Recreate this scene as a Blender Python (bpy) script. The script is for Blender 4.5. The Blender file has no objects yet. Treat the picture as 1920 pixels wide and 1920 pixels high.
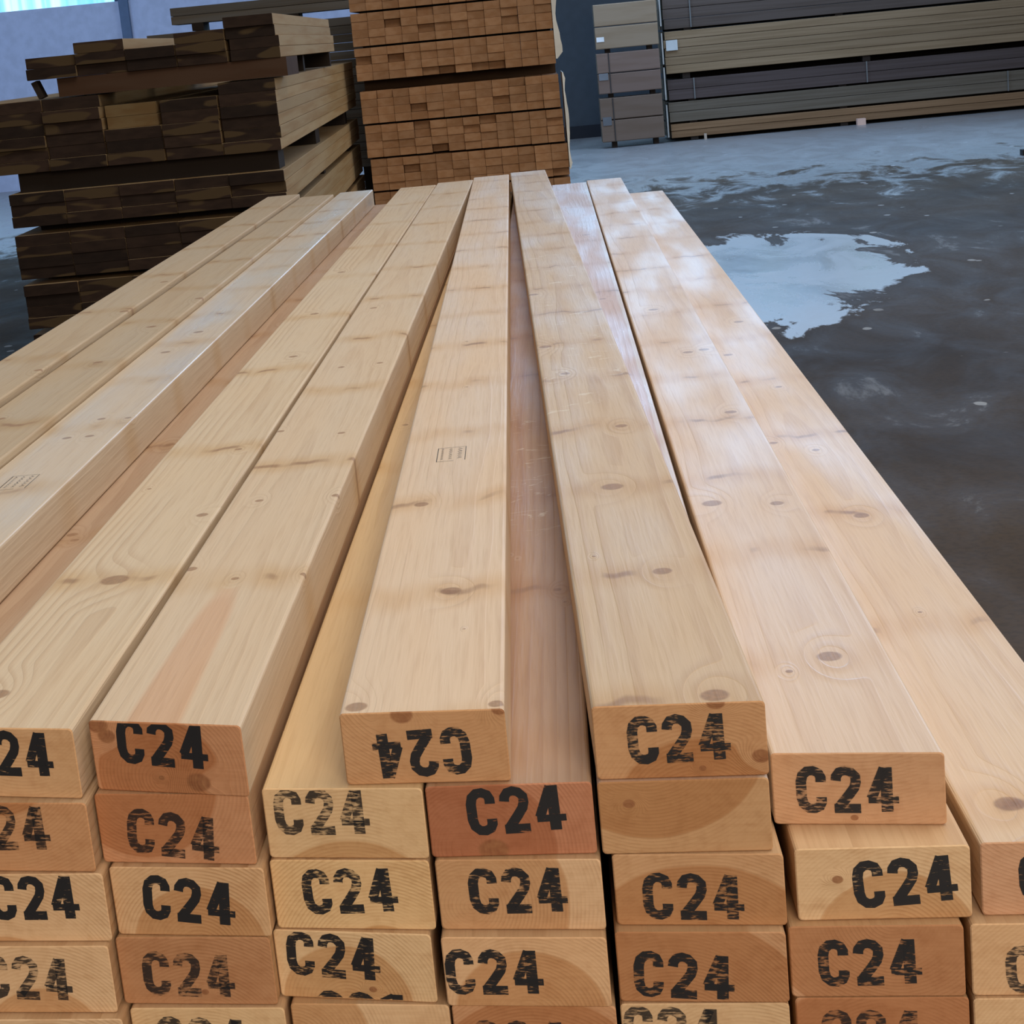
import bpy, math, random
from mathutils import Matrix, Vector
random.seed(7)
S = bpy.context.scene
COL = S.collection
# ---------------- camera ----------------
cd = bpy.data.cameras.new('camera'); cam = bpy.data.objects.new('camera', cd); COL.objects.link(cam)
S.camera = cam
cd.sensor_width = 36; cd.lens = 3600/1920*36; cd.clip_start = .05; cd.clip_end = 200
F_ = Vector((-.02571141, .97013655, -.24119288)); R_ = Vector((.9957476, .00350327, -.09205672)); U_ = Vector((.08846262, .24253414, .96610121))
m = Matrix.Identity(4)
for i in range(3):
    m[i][0] = R_[i]; m[i][1] = U_[i]; m[i][2] = -F_[i]
m[0][3], m[1][3], m[2][3] = 0, 0, 1.45
cam.matrix_world = m
# ---------------- world, exposure ----------------
S.view_settings.view_transform = 'Standard'; S.view_settings.look = 'None'
S.view_settings.gamma = 1; S.view_settings.use_curve_mapping = False; S.view_settings.exposure = 0.0
w = bpy.data.worlds.new('world'); S.world = w; w.use_nodes = True
bg = w.node_tree.nodes['Background']; bg.inputs[0].default_value = (.58, .62, .70, 1); bg.inputs[1].default_value = .26
def area(name, loc, target, sx, sy, power, color, spread=180):
    l = bpy.data.lights.new(name, 'AREA'); l.shape = 'RECTANGLE'; l.size = sx; l.size_y = sy
    l.energy = power; l.color = color; l.spread = math.radians(spread)
    o = bpy.data.objects.new(name, l); COL.objects.link(o); o.location = loc
    d = Vector(target) - Vector(loc); o.rotation_euler = d.to_track_quat('-Z', 'Y').to_euler(); return o
area('roof_light_front', (1.2, 2.2, 6.5), (-.1, 2.8, 1), 3.5, 5, 245, (1, .95, .86))
area('door_light', (1.6, -4.5, 3.0), (-.05, 1.2, .9), 2.5, 2, 270, (1, .86, .72))
area('rear_fill', (3.5, 20.0, 4.6), (2.5, 18.8, 0), 9, 3.5, 470, (.42, .64, 1))  # unseen blue lamp, added for the far floor sheen and plank glare
area('side_door_light', (9, 10, 3), (-1.5, 9.5, 1), 4, 3, 260, (.95, .92, .85))
area('wall_fill', (-7, 17, 5), (-7, 26, 1.5), 5, 3, 420, (.42, .62, 1))  # unseen blue lamp, added to brighten the pale back wall
def s2l(c):
    r = []
    for v in c:
        v /= 255
        r.append(v/12.92 if v <= .04045 else ((v+.055)/1.055)**2.4)
    return (*r, 1)
# ---------------- node helper ----------------
class NT:
    def __init__(s, name):
        s.m = bpy.data.materials.new(name); s.m.use_nodes = True; s.t = s.m.node_tree; s.t.nodes.clear()
        s.out = s.t.nodes.new('ShaderNodeOutputMaterial'); s.b = s.t.nodes.new('ShaderNodeBsdfPrincipled')
        s.t.links.new(s.b.outputs[0], s.out.inputs[0])
    def n(s, typ, ins=None, **kw):
        x = s.t.nodes.new('ShaderNode'+typ)
        for k, v in kw.items(): setattr(x, k, v)
        for k, v in (ins or {}).items(): s.set(x.inputs[k], v)
        return x
    def set(s, sock, v):
        if isinstance(v, bpy.types.NodeSocket): s.t.links.new(v, sock)
        else: sock.default_value = v
    def math(s, op, a, b=0.0, c=0.0, clamp=False):
        x = s.n('Math', {0: a, 1: b, 2: c}, operation=op, use_clamp=clamp); return x.outputs[0]
    def vmath(s, op, a, b=(0, 0, 0), c=None):
        x = s.n('VectorMath', {0: a, 1: b}, operation=op)
        return x.outputs['Value'] if op in ('LENGTH', 'DISTANCE', 'DOT_PRODUCT') else x.outputs[0]
    def noise(s, v, scale=1.0, detail=2.0, rough=.5, dist=0.0):
        return s.n('TexNoise', {'Vector': v, 'Scale': scale, 'Detail': detail, 'Roughness': rough, 'Distortion': dist}).outputs[0]
    def mr(s, v, a, b, c=0.0, d=1.0, smooth=True):
        return s.n('MapRange', {0: v, 1: a, 2: b, 3: c, 4: d}, interpolation_type='SMOOTHSTEP' if smooth else 'LINEAR').outputs[0]
    def mix(s, f, a, b, mode='MIX'):
        x = s.n('Mix', data_type='RGBA', blend_type=mode)
        s.set(x.inputs[0], f); s.set(x.inputs[6], a); s.set(x.inputs[7], b); return x.outputs[2]
    def bump(s, h, dist=.001, strength=.3):
        s.set(s.b.inputs['Normal'], s.n('Bump', {'Height': h, 'Distance': dist, 'Strength': strength}).outputs[0])
# ---------------- pine, a solid texture of the board's own space ----------------
def pine(name, base, pith, rh, knots=(), end=False, rough=.55, ring=.16, freq=300, seed=0.0, heart=(.93, .84, .76), whorl=None, scuff=None, T=.046, spec=.5, stain=(98, 70, 48), dip=0.0):
    k = NT(name); P = k.n('TexCoord').outputs['Object']
    Po = k.vmath('ADD', P, (seed*3.7, seed*5.1, seed*1.3))
    sep = k.n('SeparateXYZ', {0: P}); X, Y, Z = sep.outputs
    wob = k.noise(k.vmath('MULTIPLY', Po, (7, 1.1, 7)), 1, 2)
    dx = k.math('SUBTRACT', X, pith[0]); dz = k.math('ADD', k.math('SUBTRACT', Z, pith[1]), k.math('MULTIPLY', Y, dip))
    r = k.math('SQRT', k.math('ADD', k.math('MULTIPLY', dx, dx), k.math('MULTIPLY', dz, dz)))
    r = k.math('ADD', r, k.math('MULTIPLY', k.math('SUBTRACT', wob, .5), .020))
    km = None; kd = None
    for (kx, ky, kr) in knots:
        if end: d = k.vmath('LENGTH', k.vmath('MULTIPLY', k.vmath('SUBTRACT', P, (kx, 0, ky)), (1, 0, 1.3)))
        else:   d = k.vmath('LENGTH', k.vmath('MULTIPLY', k.vmath('SUBTRACT', P, (kx, ky, T)), (1, .85, .8)))
        g = k.mr(k.vmath('LENGTH', k.vmath('MULTIPLY', k.vmath('SUBTRACT', P, (kx, ky, T) if not end else (kx, 0, ky)), (1, .38, .8) if not end else (1, 0, 1.3))), 0.0, kr*3.2, 1.0, 0.0)
        kd = g if kd is None else k.math('MAXIMUM', kd, g)
        mk = k.mr(d, kr*.75, kr*1.05, 1.0, 0.0)
        km = mk if km is None else k.math('MAXIMUM', km, mk)
    if kd is not None: r = k.math('ADD', r, k.math('MULTIPLY', kd, .016))
    fr = k.math('FRACT', k.math('MULTIPLY', r, freq))
    line = k.math('MULTIPLY', k.math('MULTIPLY', k.mr(fr, .35, .9), k.mr(fr, .93, 1.0, 1.0, 0.0)), k.mr(k.noise(k.vmath('MULTIPLY', Po, (22, 3, 22)), 1, 1), .32, .62, .15, 1.0))
    grain = k.noise(k.vmath('MULTIPLY', Po, (420, 14, 420) if not end else (160, 160, 160)), 1, 2)
    blot = k.noise(k.vmath('MULTIPLY', Po, (14, 2.2, 14)), 1, 3)
    c = s2l(base)
    hm = k.mr(r, rh-.0012, rh+.0012, 1.0, 0.0)
    col = k.mix(hm, c, tuple(c[i]*heart[i] for i in range(3))+(1,))
    dark = (.66, .52, .40, 1) if not end else (.62, .47, .34, 1)
    col = k.mix(k.math('MULTIPLY', line, ring*2.2), col, k.mix(1.0, col, dark, 'MULTIPLY'))
    col = k.mix(k.mr(blot, .3, .7, 0, .35), col, k.mix(1.0, col, (.88, .80, .72, 1), 'MULTIPLY'))
    col = k.mix(k.mr(grain, .45, .75, 0, .4), col, k.mix(1.0, col, (.82, .76, .70, 1), 'MULTIPLY'))
    if whorl and not end:
        off, per = whorl
        n1 = k.noise(k.vmath('MULTIPLY', Po, (26, 3, 1)), 1, 2)
        yy = k.math('ADD', k.math('SUBTRACT', Y, off), k.math('MULTIPLY', k.math('SUBTRACT', n1, .5), .07))
        q = k.math('ABSOLUTE', k.math('SUBTRACT', k.math('FRACT', k.math('ADD', k.math('DIVIDE', yy, per), 20.5)), .5))
        q = k.math('MULTIPLY', q, per)
        n2 = k.noise(k.vmath('MULTIPLY', Po, (30, 8, 1)), 1, 1)
        band = k.math('MULTIPLY', k.mr(q, .004, .05, 1, 0), k.mr(n2, .3, .6, .25, .6))
        col = k.mix(band, col, k.mix(1.0, col, (.86, .72, .50, 1), 'MULTIPLY'))
        thin = k.math('MULTIPLY', k.mr(q, .002, .011, 1, 0), k.mr(n2, .50, .68, 0, .7))
        col = k.mix(thin, col, s2l((142, 105, 75)))
    if km is not None:
        kc = k.mix(k.noise(P, 260, 1), s2l((164, 116, 76)), s2l(stain))
        col = k.mix(k.math('MULTIPLY', km, .85 if end else .66), col, kc)
    if scuff and not end:
        y0, y1 = scuff
        a = k.noise(k.vmath('MULTIPLY', Po, (28, 42, 1)), 1, 4, .65, 1.2)
        ms = k.math('MULTIPLY', k.mr(a, .60, .70), k.math('MULTIPLY', k.mr(Y, y0, y0+.08), k.mr(Y, y1-.3, y1, 1, 0)))
        col = k.mix(k.math('MULTIPLY', ms, .55), col, s2l((228, 218, 200)))
    if end:
        saw = k.noise(k.vmath('MULTIPLY', Po, (30, 1, 900)), 1, 1)
        col = k.mix(k.mr(saw, .4, .7, 0, .25), col, k.mix(1.0, col, (.8, .72, .64, 1), 'MULTIPLY'))
        dirt = k.noise(k.vmath('MULTIPLY', Po, (45, 1, 60)), 1, 4)
        col = k.mix(k.mr(dirt, .5, .75, 0, .35), col, k.mix(1.0, col, (.78, .66, .56, 1), 'MULTIPLY'))
        rough = .8
    k.set(k.b.inputs['Base Color'], col)
    k.set(k.b.inputs['Roughness'], rough if end else k.mr(blot, .3, .7, rough-.07, rough+.1))
    k.b.inputs['Specular IOR Level'].default_value = .25 if end else spec
    k.bump(k.math('ADD', grain, k.math('MULTIPLY', line, .6)), .0008, .35)
    return k.m
def simple_wood(name, base, var=.35, ends=False, scale=(30, 2, 30), tint2=(.8, .66, .5), patch=None, rough=.8, rib=0.0):
    k = NT(name); P = k.n('TexCoord').outputs['Object']; oi = k.n('ObjectInfo'); R = oi.outputs['Random']
    off = k.n('CombineXYZ', {0: k.math('MULTIPLY', R, 37.0), 1: k.math('MULTIPLY', R, 11.0), 2: k.math('MULTIPLY', R, 23.0)}).outputs[0]
    Q = k.vmath('ADD', k.vmath('MULTIPLY', P, scale), off)
    n = k.noise(Q, 1, 3); c = s2l(base)
    col = k.mix(k.mr(n, .35, .68, 0, .7), c, tuple(c[i]*tint2[i] for i in range(3))+(1,))
    v = k.mr(R, 0, 1, 1-var, 1+var*.6, False)
    vv = k.n('CombineColor', {0: v, 1: v, 2: v}).outputs[0]
    col = k.mix(1.0, col, vv, 'MULTIPLY')
    if patch:
        n3 = k.noise(k.vmath('MULTIPLY', Q, (.25, .3, .5)), 1, 1)
        col = k.mix(k.mr(n3, .56, .60, 0, .8), col, s2l(patch))
    k.set(k.b.inputs['Base Color'], col); k.b.inputs['Roughness'].default_value = rough
    k.b.inputs['Specular IOR Level'].default_value = .2
    return k.m
def flat(name, rgb, rough=.7, emit=None, es=0, alpha=1, spec=.4):
    k = NT(name); k.b.inputs['Base Color'].default_value = s2l(rgb); k.b.inputs['Roughness'].default_value = rough
    k.b.inputs['Specular IOR Level'].default_value = spec
    n = k.noise(k.n('TexCoord').outputs['Object'], 9, 3)
    c = s2l(rgb); k.set(k.b.inputs['Base Color'], k.mix(k.mr(n, .3, .7), c, tuple(v*.88 for v in c[:3])+(1,)))
    return k.m
# ---------------- mesh helpers ----------------
def mesh_obj(name, V, Fc, mats, fm=None, parent=None, smooth=False):
    me = bpy.data.meshes.new(name); me.from_pydata(V, [], Fc); me.update()
    for a in mats: me.materials.append(a)
    if fm:
        for p, i in zip(me.polygons, fm): p.material_index = i
    if smooth:
        for p in me.polygons: p.use_smooth = True
    o = bpy.data.objects.new(name, me); COL.objects.link(o)
    if parent: o.parent = parent
    return o
def tag(o, label=None, cat=None, group=None, kind=None):
    if label: o['label'] = label
    if cat: o['category'] = cat
    if group: o['group'] = group
    if kind: o['kind'] = kind
    return o
def prof(W, T, r, seg=3):
    pts = []
    for cx, cz, a0 in ((W/2-r, r, -90), (W/2-r, T-r, 0), (-W/2+r, T-r, 90), (-W/2+r, r, 180)):
        for i in range(seg+1):
            a = math.radians(a0 + 90*i/seg); pts.append((cx+r*math.cos(a), cz+r*math.sin(a)))
    return pts
def board_geo(W, T, L, r=.003, skew=0.0, seg=3, ch=.0012):
    """long board along +Y, its near end cut at a slope; returns verts, faces, face materials (0 long, 1 ends)"""
    p = prof(W, T, r, seg); n = len(p); V = []; Fc = []; fm = []
    q = [(x*(1-ch*2/W), T/2+(z-T/2)*(1-ch*2/T)) for x, z in p]
    st = [(q, 0.0, 1), (p, ch, 1)] + [(p, L*i/6, 1-i/6) for i in range(1, 6)] + [(p, L-ch, 0), (q, L, 0)]
    for pp, y, f in st:
        for x, z in pp: V.append((x, y+skew*x*f, z))
    for s in range(len(st)-1):
        for i in range(n):
            a = s*n+i; b = s*n+(i+1) % n; Fc.append((a, b, b+n, a+n)); fm.append(1 if s in (0, len(st)-2) else 0)
    Fc.append(tuple(range(n))[::-1] if False else tuple(range(n))); fm.append(1)
    Fc.append(tuple(range((len(st)-1)*n, len(st)*n))[::-1]); fm.append(1)
    return V, Fc, fm
def box_geo(x0, x1, y0, y1, z0, z1):
    V = [(x0, y0, z0), (x1, y0, z0), (x1, y1, z0), (x0, y1, z0), (x0, y0, z1), (x1, y0, z1), (x1, y1, z1), (x0, y1, z1)]
    return V, [(0, 3, 2, 1), (4, 5, 6, 7), (0, 1, 5, 4), (1, 2, 6, 5), (2, 3, 7, 6), (3, 0, 4, 7)]
def box_obj(name, b, mat, parent=None, bev=0.0):
    V, Fc = box_geo(*b); o = mesh_obj(name, V, Fc, [mat], parent=parent)
    if bev:
        mo = o.modifiers.new('bevel', 'BEVEL'); mo.width = bev; mo.segments = 2
    return o
# ---------------- stamped letters ----------------
GL = {
 'C': ([[(.83, .67), (.83, .78), (.76, .88), (.58, .93), (.40, .92), (.24, .83), (.18, .68), (.18, .32), (.24, .17), (.40, .08), (.58, .07), (.76, .12), (.83, .22), (.83, .33)]], .345),
 '2': ([[(.15, .70), (.17, .80), (.28, .90), (.46, .93), (.64, .90), (.79, .80), (.80, .67), (.74, .54), (.56, .38), (.34, .20), (.22, .10)], [(.07, .075), (.93, .075)]], .335),
 '4': ([[(.56, .98), (.12, .30)], [(.62, 1.0), (.62, .0)], [(.02, .27), (1.0, .27)]], .33),
}
def stroke(V, Fc, pts, w, y, fn):
    n = len(pts); b = len(V)
    for i, (x, z) in enumerate(pts):
        x0, z0 = pts[max(i-1, 0)]; x1, z1 = pts[min(i+1, n-1)]
        dx, dz = x1-x0, z1-z0; l = math.hypot(dx, dz) or 1; nx, nz = -dz/l*w/2, dx/l*w/2
        V.append(fn(x+nx, z+nz, y)); V.append(fn(x-nx, z-nz, y))
    for i in range(n-1): Fc.append((b+2*i, b+2*i+1, b+2*i+3, b+2*i+2))
def stamp_mesh(text, h, gw, adv, fn):
    """flat ink print; fn maps (u, v, lift) to the board's space"""
    V = []; Fc = []; tw = adv*(len(text)-1)+gw; lift = 0
    for i, ch in enumerate(text):
        paths, sw = GL[ch]
        for pth in paths:
            lift += 1
            pts = [(-tw/2+i*adv+px*gw, (pz-.5)*h) for px, pz in pth]
            ww = sw*gw*(1.15 if ch == '4' and pth[0][0] == .62 else (.75 if ch == '4' and len(pth) == 2 and pth[0][1] == .27 else 1))
            stroke(V, Fc, pts, ww, lift*.00002, fn)
    return V, Fc
def ink(name, cover, dark):
    k = NT(name); P = k.n('TexCoord').outputs['Object']; R = k.n('ObjectInfo').outputs['Random']
    off = k.n('CombineXYZ', {0: k.math('MULTIPLY', R, 9.0), 2: k.math('MULTIPLY', R, 7.0)}).outputs[0]
    Q = k.vmath('ADD', P, off)
    a = k.noise(k.vmath('MULTIPLY', Q, (130, 1, 620)), 1, 3, .6)
    b = k.noise(k.vmath('MULTIPLY', Q, (60, 1, 60)), 1, 2)
    s = k.math('ADD', k.math('MULTIPLY', a, .65), k.math('MULTIPLY', b, .35))
    al = k.mr(s, cover-.05, cover+.05, dark, .12)
    k.b.inputs['Base Color'].default_value = (.012, .012, .014, 1); k.b.inputs['Roughness'].default_value = .6
    k.set(k.b.inputs['Alpha'], al); return k.m
INK = {'d': ink('ink_dark', .61, .96), 'm': ink('ink_worn', .55, .92), 'f': ink('ink_faded', .52, .76)}
# ================= setting =================
def floor_mat():
    k = NT('concrete'); P = k.n('TexCoord').outputs['Object']; sep = k.n('SeparateXYZ', {0: P}); X, Y, Z = sep.outputs
    n1 = k.noise(P, .7, 5, .6); n2 = k.noise(k.vmath('MULTIPLY', P, (2.6, 1.1, 1)), 1, 6, .65, .6); n3 = k.noise(P, 45, 3)
    col = k.mix(k.mr(n1, .3, .7), s2l((88, 73, 56)), s2l((68, 55, 41)))
    col = k.mix(k.mr(n3, .4, .7, 0, .35), col, s2l((58, 49, 39)))
    # puddle with a ragged rim, its window reflection painted in pale
    ex = k.math('DIVIDE', k.math('SUBTRACT', X, 1.22), .86); ey = k.math('DIVIDE', k.math('SUBTRACT', Y, 10.8), 1.75)
    ed = k.math('SUBTRACT', ey, k.math('MULTIPLY', ex, .35))
    d = k.math('SQRT', k.math('ADD', k.math('MULTIPLY', ex, ex), k.math('MULTIPLY', ed, ed)))
    d = k.math('ADD', d, k.math('MULTIPLY', k.math('SUBTRACT', n2, .5), 2.3))
    pud = k.mr(d, .88, 1.0, 1, 0)
    far_sheen = k.mr(k.math('ADD', Y, k.math('MULTIPLY', k.math('SUBTRACT', n2, .5), 14.0)), 15.5, 18.5)
    vor = k.n('TexVoronoi', {'Vector': k.vmath('MULTIPLY', P, (4.6, 3.0, 1)), 'Scale': 1.0, 'Randomness': 1.0})
    sp = k.math('MULTIPLY', k.mr(k.math('ADD', vor.outputs['Distance'], k.math('MULTIPLY', k.noise(P, 14, 2), .16)), .17, .20, 1, 0), k.mr(k.noise(P, 1.3, 2), .46, .52))
    sp2 = k.math('MULTIPLY', k.mr(n2, .60, .68, 0, .35), 1.0)
    pale = k.math('MAXIMUM', k.math('MAXIMUM', pud, sp), sp2)
    col = k.mix(k.math('MULTIPLY', pale, .8), col, s2l((186, 186, 186)))
    col = k.mix(k.math('MULTIPLY', far_sheen, .6), col, s2l((165, 167, 168)))  # daylight sheen of the far floor, painted into the colour
    k.set(k.b.inputs['Base Color'], col)
    wet = k.math('MAXIMUM', pud, k.math('MULTIPLY', far_sheen, .8))
    rg = k.math('SUBTRACT', k.mr(n2, .3, .7, .70, .52), k.math('MULTIPLY', wet, .33))
    k.set(k.b.inputs['Roughness'], rg); k.set(k.b.inputs['Specular IOR Level'], k.math('ADD', .06, k.math('MULTIPLY', wet, .74)))
    k.bump(k.math('ADD', k.math('MULTIPLY', n2, 1.0), k.math('MULTIPLY', n3, .08)), .01, .25)
    return k.m
fl = box_obj('floor', (-16, 16, -6, 27, -.2, 0), floor_mat()); tag(fl, 'bare concrete hall floor with damp patches and painted pale sheen', 'floor', kind='structure')
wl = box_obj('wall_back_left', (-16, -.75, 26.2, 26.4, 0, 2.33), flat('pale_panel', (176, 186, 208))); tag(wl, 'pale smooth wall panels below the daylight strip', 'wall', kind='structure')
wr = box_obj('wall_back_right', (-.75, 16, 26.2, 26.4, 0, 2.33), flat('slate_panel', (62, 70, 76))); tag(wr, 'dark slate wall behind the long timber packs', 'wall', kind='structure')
box = box_obj('wall_back_top', (-16, 16, 26.2, 26.4, 5.0, 8), flat('slate_panel_top', (74, 88, 104))); tag(box, 'dark upper wall above the daylight strip', 'wall', kind='structure')
tr = box_obj('trim_1', (-5.22, -5.10, 26.12, 26.2, 0, 5.0), flat('post_paint', (84, 104, 130))); tag(tr, 'narrow grey blue steel post against the pale wall', 'post', kind='structure')
tb = box_obj('baseboard_back', (-.75, 16, 26.1, 26.2, 0, .16), flat('base_black', (24, 27, 34))); tag(tb, 'black base strip along the dark wall', 'baseboard', kind='structure')
def strip_mat():
    k = NT('translucent_sheet'); P = k.n('TexCoord').outputs['Object']
    n = k.noise(k.vmath('MULTIPLY', P, (9, 1, .35)), 1, 3)
    v = k.noise(k.vmath('MULTIPLY', P, (1.3, 1, .1)), 1, 2)
    c = k.mix(k.mr(n, .35, .65), (.20, .52, .80, 1), (.42, .60, .66, 1))
    c = k.mix(k.mr(v, .5, .56, 0, .55), c, (.08, .32, .70, 1))
    k.set(k.b.inputs['Base Color'], c); k.set(k.b.inputs['Emission Color'], c); k.b.inputs['Emission Strength'].default_value = 1.6
    return k.m
sm = strip_mat()
for i, (xa, xb) in enumerate(((-16, -5.28), (-5.04, 4.0), (4.2, 16))):
    V = []; Fc = []; n = int((xb-xa)/.075)
    for j in range(n+1):
        x = xa+(xb-xa)*j/n; y = 26.3+(.02 if j % 2 else -.02)
        V += [(x, y, 2.33), (x, y, 5.0)]
        if j: Fc.append((2*j-2, 2*j, 2*j+1, 2*j-1))
    o = mesh_obj('window_%d' % (i+1), V, Fc, [sm]); tag(o, 'ribbed translucent daylight sheet above the wall panels', 'window', kind='structure')
for i, (xa, xb) in enumerate(((-5.28, -5.04), (4.0, 4.2))):
    o = box_obj('trim_%d' % (i+2), (xa, xb, 26.2, 26.4, 2.33, 5.0), flat('mullion', (60, 75, 100))); tag(o, 'dark mullion between daylight sheets', 'post', kind='structure')
# ================= the front pack of planks =================
T = .0462; W = .1000; ZA = 1.064
LV = {'A': 0, 'B': 1, 'C': 2, 'D': 3, 'E': 4}
HEROES = [
 ('P1','A',-0.7205,1.12,-0.01048,4.15,-0.159,[(0.0392,1.366,0.0063),(0.0374,1.91,0.0081),(0.0306,2.282,0.008)],[]),
 ('P2','A',-0.6285,1.12,-0.0109,4.13,-0.159,[(0.0077,1.44,0.0074),(-0.0574,1.367,0.0064),(0.018,1.755,0.0085),(0.0388,2.057,0.0084),(-0.0208,1.066,0.0055)],[]),
 ('P3','A',-0.536,1.12,-0.01075,4.28,-0.159,[(-0.0097,0.95,0.0058),(0.0157,0.95,0.0057),(0.0064,1.05,0.0053),(0.0392,1.042,0.0045),(-0.0113,1.532,0.0076),(0.0046,1.708,0.0082)],[]),
 ('P5','A',-0.3595,1.1189,-0.01049,4.241,-0.266,[(0.0022,0.329,0.0123),(0.0377,0.525,0.0059),(-0.0346,0.651,0.0024),(0.0274,0.803,0.0044),(0.0106,1.388,0.0069),(-0.0181,0.066,0.0086),(-0.0073,1.792,0.0073),(-0.0196,2.32,0.0078)],[(0.0045,-0.0168,-1,'d')]),
 ('P6','A',-0.2529,1.1014,-0.00912,4.319,-0.329,[(-0.0227,0.578,0.0043),(-0.0047,0.319,0.0036),(-0.0462,0.359,0.0057),(0.0495,0.316,0.004),(0.0476,0.573,0.0048),(0.024,0.858,0.0045),(-0.0449,0.896,0.0046),(0.0298,1.289,0.0048),(-0.0182,1.282,0.0048),(-0.0221,1.815,0.0062)],[(-0.0028,-0.0136,-3,'d')]),
 ('T1','A',-0.0942,1.0825,0.00448,4.418,-0.162,[(0.0104,0.252,0.0082),(-0.0234,0.527,0.007),(0.0223,0.157,0.0011),(0.0037,1.08,0.0021),(-0.0401,0.018,0.0075),(0.0451,0.002,0.0053),(-0.0037,1.417,0.0025)],[(-0.0018,-0.0268,183,'m')]),
 ('T2','A',0.0571,1.0573,0.01505,4.493,-0.161,[(-0.0033,0.555,0.0107),(0.0159,0.28,0.0079),(-0.0306,0.337,0.0017),(0.0215,0.809,0.0068),(0.0229,0.009,0.0094),(-0.0428,1.845,0.0088),(-0.0392,1.341,0.0092),(-0.0216,1.135,0.0062)],[(-0.0008,-0.0215,1,'m')]),
 ('P4','B',-0.457,1.115,-0.00855,4.325,-0.161,[(-0.0246,0.69,0.006),(-0.0171,0.667,0.0047),(-0.0054,1.101,0.0067),(0.0136,2.062,0.0079),(0.0166,1.72,0.0059)],[]),
 ('P5b','B',-0.3565,1.1092,-0.00944,4.291,-0.207,[],[(-0.0063,-0.0168,0,'f')]),
 ('P6b','B',-0.2548,1.1006,-0.00991,4.32,-0.226,[],[(-0.0018,-0.0269,-6,'f')]),
 ('P7','B',-0.148,1.0867,-0.00913,4.383,-0.204,[(-0.0355,1.12,0.0042)],[(-0.014,-0.0155,0,'f')]),
 ('P8','B',-0.0465,1.0704,-0.01004,4.43,-0.13,[(0.0336,0.401,0.0036),(-0.0056,0.518,0.0015),(0.0005,0.505,0.0014),(0.0395,0.365,0.0017)],[(0.0035,-0.0165,2,'d')]),
 ('P9','B',0.0564,1.054,-0.01056,4.506,-0.133,[(0.017,3.076,0.009),(0.0192,2.065,0.0061)],[]),
 ('T3','B',0.1618,1.0731,-0.00978,4.537,-0.207,[(0.0102,0.179,0.0094),(-0.0202,0.155,0.0029),(-0.0304,0.632,0.01),(0.0266,0.612,0.0069),(0.0263,1.039,0.0075),(0.0103,1.459,0.0078),(0.0324,1.469,0.0078),(-0.0117,1.875,0.0085)],[(-0.0066,-0.0235,0,'m')]),
 ('C1','C',-0.3525,1.1047,-0.00985,4.315,-0.165,[],[(0.0024,-0.0161,0,'d')]),
 ('C2','C',-0.2505,1.0943,-0.01051,4.326,-0.203,[],[(-0.0007,-0.0222,-5,'d')]),
 ('C3','C',-0.1485,1.0845,-0.01066,4.366,-0.197,[],[(-0.0015,-0.0204,2,'m')]),
 ('C4','C',-0.0452,1.0649,-0.01065,4.435,-0.174,[],[(-0.0014,-0.0202,1,'m')]),
 ('C5','C',0.0615,1.0511,-0.01034,4.499,-0.176,[],[(-0.004,-0.0274,-1,'m')]),
 ('C6','C',0.1684,1.0395,-0.01025,4.541,-0.129,[],[(0.0122,-0.0221,4,'d')]),
 ('P10','C',0.2744,1.0265,-0.01043,4.564,-0.136,[(-0.039,1.114,0.0056),(0.002,1.06,0.0048),(0.0071,1.446,0.0051),(0.0039,0.762,0.0082),(-0.0002,0.448,0.0021),(-0.0209,0.059,0.01),(0.0126,2.019,0.0084),(-0.0327,1.722,0.0075)],[(0.0007,-0.0213,2,'d')]),
 ('D1','D',-0.3545,1.0988,-0.0103,4.321,-0.155,[],[(-0.0066,-0.0217,-3,'f')]),
 ('D2','D',-0.2525,1.0927,-0.01097,4.328,-0.17,[],[(-0.0055,-0.0256,-2,'f')]),
 ('D3','D',-0.152,1.0817,-0.01098,4.369,-0.241,[],[(-0.0132,-0.0167,-3,'m')]),
 ('D4','D',-0.0459,1.0553,-0.01056,4.445,-0.17,[],[(-0.0195,-0.023,0,'m')]),
 ('D5','D',0.0592,1.0432,-0.01039,4.507,-0.172,[],[(-0.0111,-0.0286,-3,'m')]),
 ('D6','D',0.1614,1.0328,-0.01048,4.547,-0.146,[],[(-0.0043,-0.0236,1,'m')]),
 ('D7','D',0.2651,1.0171,-0.01069,4.573,-0.146,[],[(-0.0014,-0.0287,2,'f')]),
 ('E1','E',-0.3505,1.09,-0.00935,4.33,-0.142,[],[]),
 ('E2','E',-0.2485,1.0877,-0.01004,4.333,-0.149,[],[(-0.0051,-0.0217,-2,'f')]),
 ('E3','E',-0.1454,1.0752,-0.00946,4.375,-0.177,[],[]),
 ('E4','E',-0.0439,1.0567,-0.01011,4.444,-0.169,[],[(-0.01,-0.0253,0,'f')]),
 ('E5','E',0.0587,1.0422,-0.01049,4.508,-0.143,[],[(-0.0195,-0.0172,-2,'f')]),
 ('E6','E',0.1628,1.0319,-0.01015,4.548,-0.145,[],[(-0.0062,-0.0231,0,'f')]),
 ('E7','E',0.2647,1.0147,-0.01078,4.576,-0.131,[],[]),
]
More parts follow.
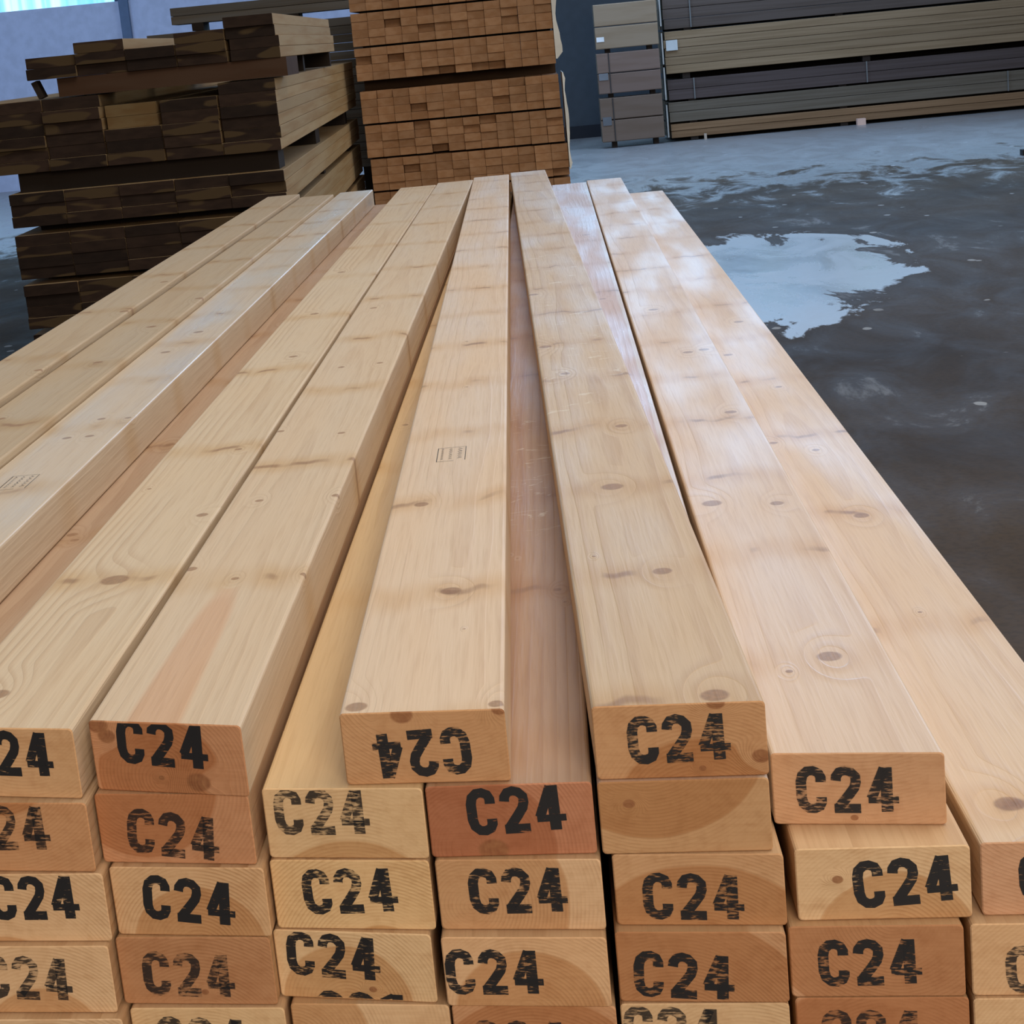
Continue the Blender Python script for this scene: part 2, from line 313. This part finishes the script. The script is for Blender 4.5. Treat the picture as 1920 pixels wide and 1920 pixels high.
# look per plank: base rgb of faces, pith (x, z), heart radius, ring contrast, roughness, end rgb, whorl, label
LOOK = {
 'P1': ((186,166,138), (.02,-.02), .03, .08, .62, (190,145,98), (.10,.46), 'outermost plank on the left edge of the pack top'),
 'P2': ((186,166,138), (-.02,-.03), .03, .08, .60, (190,145,98), (.22,.40), 'second plank in from the left edge of the pack top'),
 'P3': ((214,196,172), (.0,-.015), .02, .06, .32, (200,150,105), (.10,.30), 'pale raised plank on the left with a tall pinkish side and an inked mark'),
 'P4': ((182,152,124), (.01,-.05), .04, .14, .60, (180,125,80), (.68,.42), 'sunken brown plank strip between two raised planks on the left'),
 'P5': ((212,190,160), (.012,.075), .02, .15, .62, (196,144,96), (.33,.48), 'top plank whose end shows only 24 at the left edge'),
 'P6': ((212,190,162), (-.006,.008), .0405, .07, .60, (182,122,80), (.32,.40), 'top plank with a bark pocket at its corner and dark C24'),
 'T1': ((224,198,168), (.016,.085), .012, .07, .46, (184,130,84), (.25,.285), 'top plank with its C24 stamped upside down'),
 'T2': ((208,182,148), (.01,-.028), .052, .14, .42, (186,132,86), (.28,.27), 'skewed top plank lying over the unstamped one'),
 'P5b': ((196,166,130), (-.01,.09), .05, .12, .6, (186,128,82), None, 'plank with faded 24 under the leftmost stamped top plank'),
 'P6b': ((196,160,124), (-.02,.055), .052, .10, .6, (184,124,82), None, 'plank with sagging faded C24 under the bark pocket plank'),
 'P7': ((212,180,134), (.0,-.055), .068, .10, .5, (204,158,108), (.9,.5), 'yellowish plank with faded C24 left of the red brown one'),
 'P8': ((180,146,116), (-.022,.004), .048, .14, .42, (176,112,76), (.40,.33), 'red brown ended plank in the shaded channel with bold C24'),
 'P9': ((205,185,165), (-.02,.08), .072, .08, .30, (184,134,88), (.55,.4), 'plank with the blank unstamped end'),
 'T3': ((222,196,168), (.0,.12), .02, .10, .36, (186,134,92), (.178,.275), 'raised plank on the right with worn C24 on a plain end'),
 'P10': ((222,194,160), (.0,.10), .02, .09, .36, (190,136,96), (.06,.36), 'outermost right plank with a large purple knot near its end'),
 'C1': ((200,165,125), (-.02,-.03), .035, .16, .6, (206,158,110), None, 'plank with bold C24 in the third row at the left edge'),
 'C2': ((200,165,125), (.004,-.012), .044, .34, .6, (200,150,102), None, 'plank with bold tilted C24 and strong growth rings, third row'),
 'C3': ((200,165,125), (.015,-.03), .03, .26, .6, (210,162,108), None, 'yellowish plank with C24 below the faded stamped yellowish one'),
 'C4': ((200,165,125), (-.030,.015), .062, .14, .6, (204,156,110), None, 'plank with C24 directly below the red brown end'),
 'C5': ((200,165,125), (.0,-.04), .080, .10, .6, (190,138,92), None, 'plank with C24 directly below the blank one'),
 'C6': ((206,170,130), (.006,-.018), .046, .18, .6, (206,160,112), None, 'jutting plank with bold C24 below the raised right one'),
 'D1': ((200,165,125), (.0,-.02), .040, .14, .6, (206,158,110), None, 'plank with faded C24 in the fourth row at the left edge'),
 'D2': ((200,165,125), (.0,-.03), .090, .14, .6, (190,138,96), None, 'plank with faded C24 and a small dot, fourth row second column'),
 'D3': ((200,165,125), (-.006,-.005), .040, .18, .6, (208,162,112), None, 'plank with high C24 and a second cut off print below it'),
 'D4': ((200,165,125), (.0,-.012), .048, .12, .6, (204,152,104), None, 'plank with C24 at its left, beside the dark upright gap'),
 'D5': ((200,165,125), (-.02,-.04), .1, .12, .6, (188,134,90), None, 'fourth row plank with C24, right of the dark upright gap'),
 'D6': ((200,165,125), (.01,.052), .075, .12, .6, (188,134,92), None, 'fourth row plank with C24 below the jutting one'),
 'D7': ((200,165,125), (.02,-.03), .055, .10, .6, (204,154,106), None, 'fourth row plank at the right edge, C cut off by the frame'),
 'E1': ((200,165,125), (.0,-.02), .03, .2, .6, (204,158,112), None, 'lowest row plank at the left edge, barely showing'),
 'E2': ((200,165,125), (-.01,-.02), .05, .2, .6, (204,158,108), None, 'lowest row plank below the one with a small dot'),
 'E3': ((200,165,125), (-.05,.02), .05, .1, .6, (206,158,110), None, 'lowest row plank with a clean end, third column'),
 'E4': ((200,165,125), (.0,-.02), .07, .16, .6, (188,130,86), None, 'lowest row plank with a rounded heartwood arch, fourth column'),
 'E5': ((200,165,125), (.02,-.02), .04, .16, .6, (202,156,108), None, 'lowest row plank with high faded print, fifth column'),
 'E6': ((200,165,125), (.0,-.03), .09, .12, .6, (184,126,84), None, 'lowest row plank below the fourth row stamped right one'),
 'E7': ((200,165,125), (.02,-.01), .05, .12, .6, (204,156,108), None, 'lowest row plank at the right edge of the frame'),
}
ENDK = {'P6': [(-.044, .043, .0075), (-.039, .036, .0065), (.018, .008, .0085), (-.006, .010, .0022)], 'T1': [(-.012, .044, .0075), (.047, .046, .0055)], 'T2': [(.0460, .012, .006), (.022, .046, .006), (.012, .0055, .0024)],
        'T3': [(-.003, .0045, .0026)], 'C6': [(-.026, .026, .0036)], 'D3': [(.010, .0075, .0028)], 'D2': [(.004, .0085, .0026)], 'P8': [(-.012, .004, .010)], 'P9': [(-.032, .032, .004)]}
WID = {'P1': .089, 'P2': .089, 'P3': .093}
EXTRA = {'P1': .016, 'P2': .008}
GRP = {'A': 'planks of the top row of the front pack', 'B': 'planks of the second row of the front pack', 'C': 'planks of the third row of the front pack', 'D': 'planks of the fourth row of the front pack', 'E': 'planks of the lowest visible row of the front pack'}
hero = {}
for hi, (key, lv, mx, my, yaw, L, skew, knots, stamps) in enumerate(HEROES):
    base, pith, rh, ring, rough, endc, whorl, lab = LOOK[key]
    zb = ZA-(LV[lv]+1)*T; th = T-.0003+EXTRA.get(key, 0)
    top = pine('pine_'+key, base, pith, rh, knots, False, rough, ring, 150, hi*.37+.2, whorl=whorl, T=th,
               dip=.012 if key == 'P6' else 0.0, scuff={'T2': (.85, 2.6), 'P8': (.55, 1.3)}.get(key), heart=(.95, .80, .72) if key in ('P6', 'T1', 'P9') else (.93, .86, .78))
    dk = {'P8': (.80, .70, .62)}.get(key, (.80, .68, .57))
    end = pine('pine_end_'+key, (min(endc[0]*1.07, 225), endc[1]*1.17, endc[2]*1.30), pith, rh, ENDK.get(key, ()), True, .8, ring*.55+.01, 430, hi*.37+.2, heart=dk, stain=(118, 66, 42))
    V, Fc, fm = board_geo(WID.get(key, W), th, L, .0026, skew, 3, .0007)
    o = mesh_obj('timber_plank', V, Fc, [top, end], fm)
    o.location = (mx, my, zb); o.rotation_euler = (0, 0, yaw)
    tag(o, lab if 'plank' in lab else lab+' plank', 'plank', GRP[lv]); hero[key] = o
    for (sx, sz, rot, st) in stamps:
        a = math.radians(rot); ca, sa = math.cos(a), math.sin(a)
        def fn(u, v, lift, sx=sx, sz=sz, ca=ca, sa=sa, skew=skew, th=T):
            x = sx+u*ca-v*sa; z = T+sz+u*sa+v*ca
            z = min(z, T-.0012)
            return (x, skew*x-.0004-lift, z)
        V, Fc = stamp_mesh('C24', .0285, .0178, .0208, fn)
        s = mesh_obj('grade_stamp', V, Fc, [INK[st]], parent=o)
        s['label'] = {'d': 'bold black C24 ink stamp', 'm': 'worn black C24 ink stamp', 'f': 'faded C24 ink stamp'}[st]
    if key == 'D3':      # second print cut off by the lower edge
        def fn(u, v, lift, skew=skew):
            x = .002+u; z = -.0095+v
            return (x, skew*x-.0004-lift, max(z, .0012))
        V, Fc = stamp_mesh('C24', .0285, .0178, .0208, fn); s = mesh_obj('grade_stamp', V, Fc, [INK['m']], parent=o); s['label'] = 'cut off second ink print at the lower edge'
    if key in ('T1', 'P3'):   # small inked inspection mark on the upper face
        V = []; Fc = []; cx, cy = ((-.003, .722) if key == 'T1' else (-.006, .735)); hw, hl = .0135, .030; n = 0
        def fn(u, v, lift, cx=cx, cy=cy): return (cx+u, cy+v, T-.0003+.0003+lift)
        for pts in ([(-hw, -hl), (-hw, hl)], [(hw, -hl), (hw, hl)], [(-hw, hl), (hw, hl)], [(-hw, -hl), (hw*.2, -hl)]):
            n += 1; stroke(V, Fc, pts, .0007, n*.00001, fn)
        rr = random.Random(3)
        for col_, s_ in ((-.009, .5), (-.001, .8), (.008, 1.1)):
            y = -hl*.7
            while y < hl*.8:
                n += 1; l = rr.uniform(.003, .007)*s_
                stroke(V, Fc, [(col_-.002*s_, y), (col_+.002*s_, y+l*.4), (col_-.001*s_, y+l)], .0009, n*.00001, fn); y += l+.004
        s = mesh_obj('inspection_stamp', V, Fc, [INK['m']], parent=o); s['label'] = 'small boxed ink mark on the upper face'
# the rows under the visible ones and out past the left edge, down to the floor
def add_geo(Vs, Fs, fms, geo, loc, yaw):
    V, Fc, fm = geo; b = len(Vs); c, s = math.cos(yaw), math.sin(yaw)
    Vs += [(loc[0]+x*c-y*s, loc[1]+x*s+y*c, loc[2]+z) for x, y, z in V]; Fs += [tuple(i+b for i in f) for f in Fc]; fms += fm
Vs, Fs, fms = [], [], []
g = board_geo(W, T-.0006, 4.4, .0035, -.16, 2)
def pile(label):
    global Vs, Fs, fms
    lo = mesh_obj('plank_pile', Vs, Fs, [PL1, PL2], fms); tag(lo, label, 'planks', kind='stuff'); z = min(v[2] for v in Vs); Vs, Fs, fms = [], [], []; return z
PL1 = simple_wood('pine_lower', (205, 170, 130)); PL2 = simple_wood('pine_lower_end', (196, 146, 98))
for row in range(1, 22):
    if row == 5: pile('planks past the left edge carrying the leftmost top planks')
    zb = ZA-(row+1)*T
    if zb < .045: break
    xs = [-.566, -.668, -.770] if row == 1 else ([-.4585, -.5605, -.6625, -.7645] if row < 5 else [-.761+i*.1035 for i in range(11)])
    for i, x in enumerate(xs):
        add_geo(Vs, Fs, fms, g, (x+(random.uniform(-.001, .001) if row > 4 else 0), 1.075-.17*x*.6+random.uniform(-.008, .008), zb), -.0100)
lowz = pile('lower rows of the same planks under the stamped ones')
bearer_m = simple_wood('bearer_wood', (150, 118, 84), scale=(6, 6, 40))
for y in (1.5, 3.2, 4.9):
    b = box_obj('bearer_beam', (-.83, .34, y-.045, y+.045, 0, lowz-.0005), bearer_m, bev=.003)
    tag(b, 'square timber bearer on the floor under the front pack', 'beam', 'bearers under the front pack')
# ================= stacks behind =================
ORD = ['first', 'second', 'third', 'fourth', 'fifth', 'sixth', 'seventh', 'eighth', 'ninth', 'tenth', 'eleventh', 'twelfth']
def proto_mesh(W, T, L, mats, r=.003, seg=1):
    V, Fc, fm = board_geo(W, T, L, r, 0, seg, .001)
    o = mesh_obj('timber_board', V, Fc, mats, fm); me = o.data; bpy.data.objects.remove(o); return me
def put(me, name, loc, rz, label, cat, group, rx=0.0, ry=0.0):
    o = bpy.data.objects.new(name, me); COL.objects.link(o); o.location = loc; o.rotation_euler = (rx, ry, rz)
    tag(o, label, cat, group); return o
# ---- centre stack of square sawn battens, ends towards us ----
c_side = simple_wood('batten_side', (160, 120, 84)); c_end = simple_wood('batten_end', (184, 142, 106), .16, scale=(18, 1, 30), tint2=(.80, .70, .58))
cw, ct = .0985, .0472
bm_ = proto_mesh(cw-.0012, ct-.0006, 3.6, [c_side, c_end], .0015)
rb = random.Random(11)
units = [('second board layer from the top', 1.653, 2, -.982, 'uppermost bundle'), ('', 1.453, 4, -.982, 'upper bundle'), ('', 1.253, 4, -.982, 'bundle above the dark gap'),
         ('', 1.003, 4, -.975, 'bundle below the dark gap'), ('', .803, 4, -.968, 'bundle second below the dark gap'), ('', .603, 4, -.955, 'bundle third below the dark gap')]
for ui, (_, z0, rows, x0, nm) in enumerate(units):
    for r in range(rows):
        push = [rb.uniform(-.012, .012) for _ in range(12)]
        for c in range(12):
            x = x0+cw*(c+.5); y = 11.6-(x+.4)*.14+push[c]+(rb.uniform(.03, .09) if rb.random() < .09 else 0)
            put(bm_, 'timber_batten', (x+rb.uniform(-.0004, .0004), y, z0+ct*r), 0,
                'brown batten, %s from left, row %s up, %s, central stack' % (ORD[c], ['one', 'two', 'three', 'four'][r], nm),
                'batten', 'battens in the %s of the central stack' % nm)
Vs, Fs, fms = [], [], []
g = board_geo(cw-.0012, ct-.0006, 3.6, .0015, 0, 1, .001)
for z0 in (.403, .203):
    for r in range(4):
        for c in range(12): add_geo(Vs, Fs, fms, g, (-.955+cw*(c+.5), 11.62-(-.555+cw*(c+.5))*.14, z0+ct*r), 0)
lo = mesh_obj('batten_pile', Vs, Fs, [c_side, c_end], fms); tag(lo, 'hidden lower rows of the central batten stack', 'battens', kind='stuff')
dark_m = simple_wood('sticker_wood', (92, 70, 52), scale=(5, 20, 20))
for z, h in ((.3922, .0106), (.5918, .0110), (.7918, .0110), (.9918, .0110), (1.4418, .0110), (1.6418, .0110)):
    for y in (12.0, 13.4, 14.8):
        b = box_obj('spacer_stick', (-.95, .19, y-.02, y+.02, z, z+h), dark_m)
        tag(b, 'thin wooden spacer stick between bundles of the central stack', 'stick', 'spacer sticks in the central stack')
for y in (11.95, 13.4, 14.8):
    b = box_obj('bearer_beam', (-.96, .2, y-.045, y+.045, 1.1918, 1.253), dark_m); tag(b, 'dark wooden bearer in the gap of the central stack', 'beam', 'bearers in the gap of the central stack')
    b = box_obj('bearer_beam', (-.95, .22, y-.06, y+.06, 0, .203), dark_m); tag(b, 'thick bearer on the floor under the central stack', 'beam', 'floor bearers of the central stack')
wrap_m = flat('white_film', (226, 224, 216), .35)
def film(x, yf, z0, z1, wmax, label, seed):
    rr = random.Random(seed); V = []; Fc = []; nz, ny = 16, 3
    for i in range(nz+1):
        t = i/nz; z = z0+(z1-z0)*t; b = wmax*(.35+.65*abs(math.sin(t*5.2+seed)))*rr.uniform(.8, 1)
        if i in (0, nz): b *= .3
        for (px, py) in ((x, yf), (x+b, yf+.006), (x+b*.9, yf+.10), (x+.004, yf+.5), (x+.002, yf+.5), (x+.001, yf+.03)): V.append((px, py, z))
    for i in range(nz):
        for j in range(6):
            a = i*6+j; c = i*6+(j+1) % 6; Fc.append((a, c, c+6, a+6))
    Fc += [tuple(range(6))[::-1], tuple(range(nz*6, nz*6+6))]
    o = mesh_obj('plastic_wrap', V, Fc, [wrap_m], smooth=False); tag(o, label, 'wrap'); return o
film(.2010, 11.50, 1.28, 1.86, .045, 'white wrapping film bulging down the right side of the upper central stack', 1)
film(.2290, 11.50, .64, 1.20, .022, 'thin white film edge on the lower right side of the central stack', 2)
# ---- dark ended stack on the left ----
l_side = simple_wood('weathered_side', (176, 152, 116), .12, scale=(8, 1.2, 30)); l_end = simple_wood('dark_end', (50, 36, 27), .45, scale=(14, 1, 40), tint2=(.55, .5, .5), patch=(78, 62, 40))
l_end2 = simple_wood('pale_end', (112, 92, 62), .15, scale=(10, 1, 30))
YL, RZ = 7.6, .023
rl = random.Random(5)
def lput(me, x, z, lab, grp, dy=0, rz=0, ry=0): return put(me, 'timber_board', (x, YL+dy, z), RZ+rz, lab, 'board', grp, 0, ry)
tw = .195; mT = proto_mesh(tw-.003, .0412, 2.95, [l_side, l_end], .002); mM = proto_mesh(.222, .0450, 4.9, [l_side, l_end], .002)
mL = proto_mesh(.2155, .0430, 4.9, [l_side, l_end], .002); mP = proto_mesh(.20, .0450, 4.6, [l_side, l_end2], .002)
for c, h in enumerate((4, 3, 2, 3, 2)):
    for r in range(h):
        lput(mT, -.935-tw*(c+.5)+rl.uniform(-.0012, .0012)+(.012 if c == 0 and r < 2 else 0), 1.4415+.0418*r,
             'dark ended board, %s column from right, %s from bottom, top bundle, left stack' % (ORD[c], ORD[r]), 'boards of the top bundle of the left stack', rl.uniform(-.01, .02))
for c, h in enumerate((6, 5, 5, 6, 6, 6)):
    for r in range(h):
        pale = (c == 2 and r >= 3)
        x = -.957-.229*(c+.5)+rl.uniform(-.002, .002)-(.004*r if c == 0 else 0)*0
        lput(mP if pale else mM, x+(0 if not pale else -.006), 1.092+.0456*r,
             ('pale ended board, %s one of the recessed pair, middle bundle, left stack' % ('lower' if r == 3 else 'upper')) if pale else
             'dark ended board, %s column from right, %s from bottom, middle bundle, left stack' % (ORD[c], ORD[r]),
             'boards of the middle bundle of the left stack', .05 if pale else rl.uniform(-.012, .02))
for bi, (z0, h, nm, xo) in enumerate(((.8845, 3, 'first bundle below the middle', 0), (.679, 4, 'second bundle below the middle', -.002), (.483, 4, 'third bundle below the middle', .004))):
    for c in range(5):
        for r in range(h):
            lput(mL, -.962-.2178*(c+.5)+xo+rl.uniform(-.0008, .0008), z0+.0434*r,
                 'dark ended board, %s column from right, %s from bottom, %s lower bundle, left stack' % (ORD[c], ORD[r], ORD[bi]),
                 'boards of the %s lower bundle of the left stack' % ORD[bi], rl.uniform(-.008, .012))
Vs, Fs, fms = [], [], []
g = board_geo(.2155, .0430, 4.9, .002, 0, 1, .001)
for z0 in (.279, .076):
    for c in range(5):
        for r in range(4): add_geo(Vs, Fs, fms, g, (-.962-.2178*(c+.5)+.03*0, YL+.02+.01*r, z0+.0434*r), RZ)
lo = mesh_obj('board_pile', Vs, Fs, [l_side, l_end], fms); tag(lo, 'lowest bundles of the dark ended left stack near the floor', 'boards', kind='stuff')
br_m = simple_wood('red_bearer', (72, 52, 38), .1, scale=(3, 20, 20)); bd_m = simple_wood('dark_bearer', (46, 38, 32), .1, scale=(3, 20, 20))
def lb(x0, x1, y0, y1, z0, z1, mat, lab, grp=None):
    b = box_obj('bearer_beam', (x0, x1, y0, y1, z0, z1), mat); tag(b, lab, 'beam', grp); return b
lb(-1.80, -.905, YL+.02, YL+.40, 1.3700, 1.4410, br_m, 'wide reddish bearer under the top bundle of the left stack')
for y in (8.95, 10.2): lb(-1.86-.02, -.985, y-.03, y+.03, 1.3700, 1.4410, bd_m, 'short dark bearer behind the reddish one in the left stack', 'rear bearers under the top bundle')
for y in (7.78, 9.6, 11.7): lb(-2.02-.023*(y-7.6), -.985-.023*(y-7.6), y-.09, y+.09, 1.0152, 1.0918, bd_m, 'dark bearer in the wide gap of the left stack', 'bearers in the wide gap of the left stack')
for z, zt in ((.853, .8843), (.6570, .6788), (.4530, .4828), (.2500, .2788), (0, .0758)):
    for y in (7.85, 9.8, 11.8): lb(-1.99-.023*(y-7.6), -.985-.023*(y-7.6), y-.04, y+.04, z, zt, bd_m, 'thin dark stick between lower bundles of the left stack', 'spacer sticks low in the left stack')
V, Fc = box_geo(-.012, .012, 0, .06, -.0335, .0335); o = mesh_obj('wood_offcut', V, Fc, [bd_m]); o.location = (-1.880, YL+.02, 1.4038); o.rotation_euler = (0, -.35, 0)
tag(o, 'small dark offcut tilted in the gap at the upper left of the left stack', 'offcut')
# ---- grey boards behind the left stack ----
gm = simple_wood('grey_side', (112, 108, 102), .2, scale=(30, 1.2, 30)); ge = simple_wood('grey_end', (84, 82, 78))
mG = proto_mesh(.14, .0560, 1.42, [gm, ge], .002); mG2 = proto_mesh(.14, .0560, 1.60, [gm, ge], .002)
for tier, (x0, z0, n) in enumerate(((-2.44, 1.722, 2), (-2.64, .615, 18))):
    for r in range(n):
        for d in range(2):
            put(mG if tier == 0 else mG2, 'timber_board', (x0+(0 if tier == 0 else rl.uniform(0, .02)), 14.07+.145*d, z0+.0585*r), -math.pi/2,
                'grey board, row %d up in the %s, %s one, behind the left stack' % (r+1, 'upper tier' if tier == 0 else 'lower tier', 'front' if d == 0 else 'back'), 'board',
                'grey boards behind the left stack')
box_ = box_obj('bearer_beam', (-2.3, -2.22, 14.0, 14.28, 1.668, 1.722), bd_m); tag(box_, 'dark block under the left of the upper grey boards', 'beam')
box_ = box_obj('bearer_beam', (-1.62, -1.54, 14.0, 14.28, 1.668, 1.722), bd_m); tag(box_, 'dark block under the middle of the upper grey boards', 'beam')
for i, x in enumerate((-2.5, -1.85, -1.2)):
    box_ = box_obj('bearer_beam', (x, x+.12, 14.0, 14.3, 0, .615), bd_m); tag(box_, 'tall trestle block under the grey boards', 'beam', 'trestle blocks under the grey boards')
# ---- long packs on the right ----
YR = 23.5
def rmat(n, rgb): return simple_wood(n, rgb, .14, scale=(25, .9, 40), tint2=(.7, .66, .6))
re = simple_wood('far_end', (110, 100, 86))
packs = [('brown bottom pack', .045, 2, .083, (138, 108, 78)), ('olive grey pack', .232, 2, .118, (108, 98, 84)), ('purple brown pack', .488, 2, .122, (88, 76, 72)), ('tan pack', .800, 5, .0985, (144, 122, 94)), ('dark top pack', 1.315, 4, .118, (96, 84, 76))]
for nm, z0, n, h, rgb in packs:
    me = proto_mesh(.20, h-.004, 6.3, [rmat('side_'+nm.replace(' ', '_'), rgb), re], .004)
    for r in range(n):
        for d in range(2):
            put(me, 'long_board', (1.70+rl.uniform(0, .02), YR+.1+.205*d+rl.uniform(-.0022, .0022), z0+h*r), -math.pi/2,
                'long board, %s from bottom, %s, %s, right wall stack' % (ORD[r], nm, 'facing side' if d == 0 else 'second one deep'), 'board', 'long boards of the %s' % nm)
    for x in ((1.95, 3.75, 6.6) if nm != 'tan pack' else (1.9, 4.05, 6.6)):
        bt = z0; bb = {'brown bottom pack': 0, 'olive grey pack': .211, 'purple brown pack': .468, 'tan pack': .732, 'dark top pack': 1.2925}[nm]
        b = box_obj('bearer_beam', (x, x+.09, YR+.02, YR+.38, bb, bt-.0005), bd_m); tag(b, 'dark spacer block under the %s by the right wall' % nm, 'beam', 'spacer blocks under the '+nm)
strap_m = flat('strap_band', (108, 110, 108), .5)
for i, (x, z0, z1, nm) in enumerate(((2.02, .488, .732, 'left part of the purple brown pack'), (4.08, .488, .732, 'middle of the purple brown pack'), (5.75, .232, .468, 'right part of the olive grey pack'), (2.03, 1.32, 1.78, 'left part of the dark top pack'))):
    b = box_obj('strap', (x, x+.014, YR-.022, YR-.016, z0, z1), strap_m); tag(b, 'thin grey strap around the %s' % nm, 'strap')
for i, (z0, z1, nm) in enumerate(((.06, .44, 'lowest'), (.50, .88, 'second'), (.92, 1.28, 'third'), (1.36, 1.72, 'highest'))):
    b = box_obj('plastic_strip', (1.672, 1.690, YR-.03, YR-.0+.2, z0, z1), flat('film_grey_%d' % i, (176, 176, 170), .4)); tag(b, '%s grey white film strip between the short and long packs' % nm, 'film')
b = box_obj('paper_tag', (1.725, 1.862, YR-.026, YR-.0215, 1.07, 1.19), flat('paper', (196, 200, 196), .8)); tag(b, 'pale square paper tag on the left end of the tan pack', 'tag')
b = box_obj('wood_block', (3.93, 4.03, YR-.12, YR-.02, 0, .075), flat('pale_block', (226, 190, 170), .8)); tag(b, 'small pale pinkish block at the foot of the brown bottom pack', 'block')
b = box_obj('wood_block', (2.10, 2.13, YR-.10, YR-.06, 0, .07), flat('pale_block2', (186, 170, 150), .8)); tag(b, 'tiny pale wood block near the left foot of the brown bottom pack', 'block')
Vs, Fs, fms = [], [], []
for nm, z0, n, h, rgb in packs:
    g = board_geo(.20, h-.004, 6.3, .004, 0, 1, .001)
    for r in range(n):
        for d in (2, 3, 4):
            V, Fc, fm = g; b0 = len(Vs); Vs += [(1.70+y, YR+.1+.205*d-x, z0+h*r+z) for x, y, z in V]; Fs += [tuple(i+b0 for i in f) for f in Fc]; fms += fm
o = mesh_obj('board_pile', Vs, Fs, [rmat('side_rear', (96, 84, 72)), re], fms); tag(o, 'rear rows of the long packs, hidden against the dark wall', 'boards', kind='stuff')
back_dark = [(.045, .0), (.232, .211), (.488, .468), (.800, .732), (1.315, 1.2925)]  # added strips closing the gaps, standing in for the shade there
for (zt_, zb_) in back_dark:
    b = box_obj('bearer_beam', (1.75, 7.95, YR+.62, YR+.70, zb_, zt_-.0005), bd_m); tag(b, 'long dark strip added to darken the gaps between the right wall packs', 'beam', 'added dark strips between the right packs')
# short packs beside them
sm_ = [simple_wood('short_side_%d' % i, c, .1, scale=(20, 1.4, 12), tint2=(.84, .8, .74)) for i, c in enumerate(((118, 100, 86), (124, 104, 92), (152, 132, 108)))]
for pi, (z0, h, nm) in enumerate(((.075, .262, 'lowest'), (.640, .240, 'middle'), (1.160, .262, 'highest'))):
    me = proto_mesh(.30, h-.010, .745, [sm_[pi], re], .008)
    for r in range(2):
        put(me, 'timber_beam', (.885+.004*pi, YR+.05, z0+h*r), -math.pi/2, '%s deep beam of the %s short pack beside the dark wall' % (('lower', 'upper')[r], nm), 'beam', 'deep beams of the short packs')
    for x in (1.0, 1.5):
        bb = (0, .592, 1.110)[pi]; b = box_obj('bearer_beam', (x, x+.06, YR-.04, YR+.15, bb, z0-.0005), bd_m); tag(b, 'small black spacer under the %s short pack' % nm, 'beam', 'spacers of the short packs')
for (x, z0, z1, nm) in ((1.035, .08, .585, 'lowest'), (1.025, .645, 1.110, 'middle')):
    b = box_obj('strap', (x, x+.012, YR-.108, YR-.1015, z0, z1), flat('dark_strap_'+nm, (56, 52, 50))); tag(b, 'dark strap down the left of the %s short pack' % nm, 'strap')
for (x0, x1, z0, z1, rgb, nm) in ((.905, .995, 1.245, 1.300, (235, 235, 230), 'bright crumpled'), (.90, 1.01, .80, .88, (120, 122, 124), 'grey upper'), (.905, 1.01, .27, .37, (104, 106, 108), 'grey lower')):
    b = box_obj('paper_tag', (x0, x1, YR-.107, YR-.1015, z0, z1), flat('tag_'+nm.replace(' ', '_'), rgb)); tag(b, '%s paper tag on the left of the short packs' % nm, 'tag')
V, Fc = box_geo(-.06, .06, -.05, .05, 0, .05); o = mesh_obj('wood_offcut', V, Fc, [flat('debris', (30, 30, 32))]); o.location = (4.35, 17.1, 0)
tag(o, 'small dark offcut lying alone on the far floor', 'offcut')
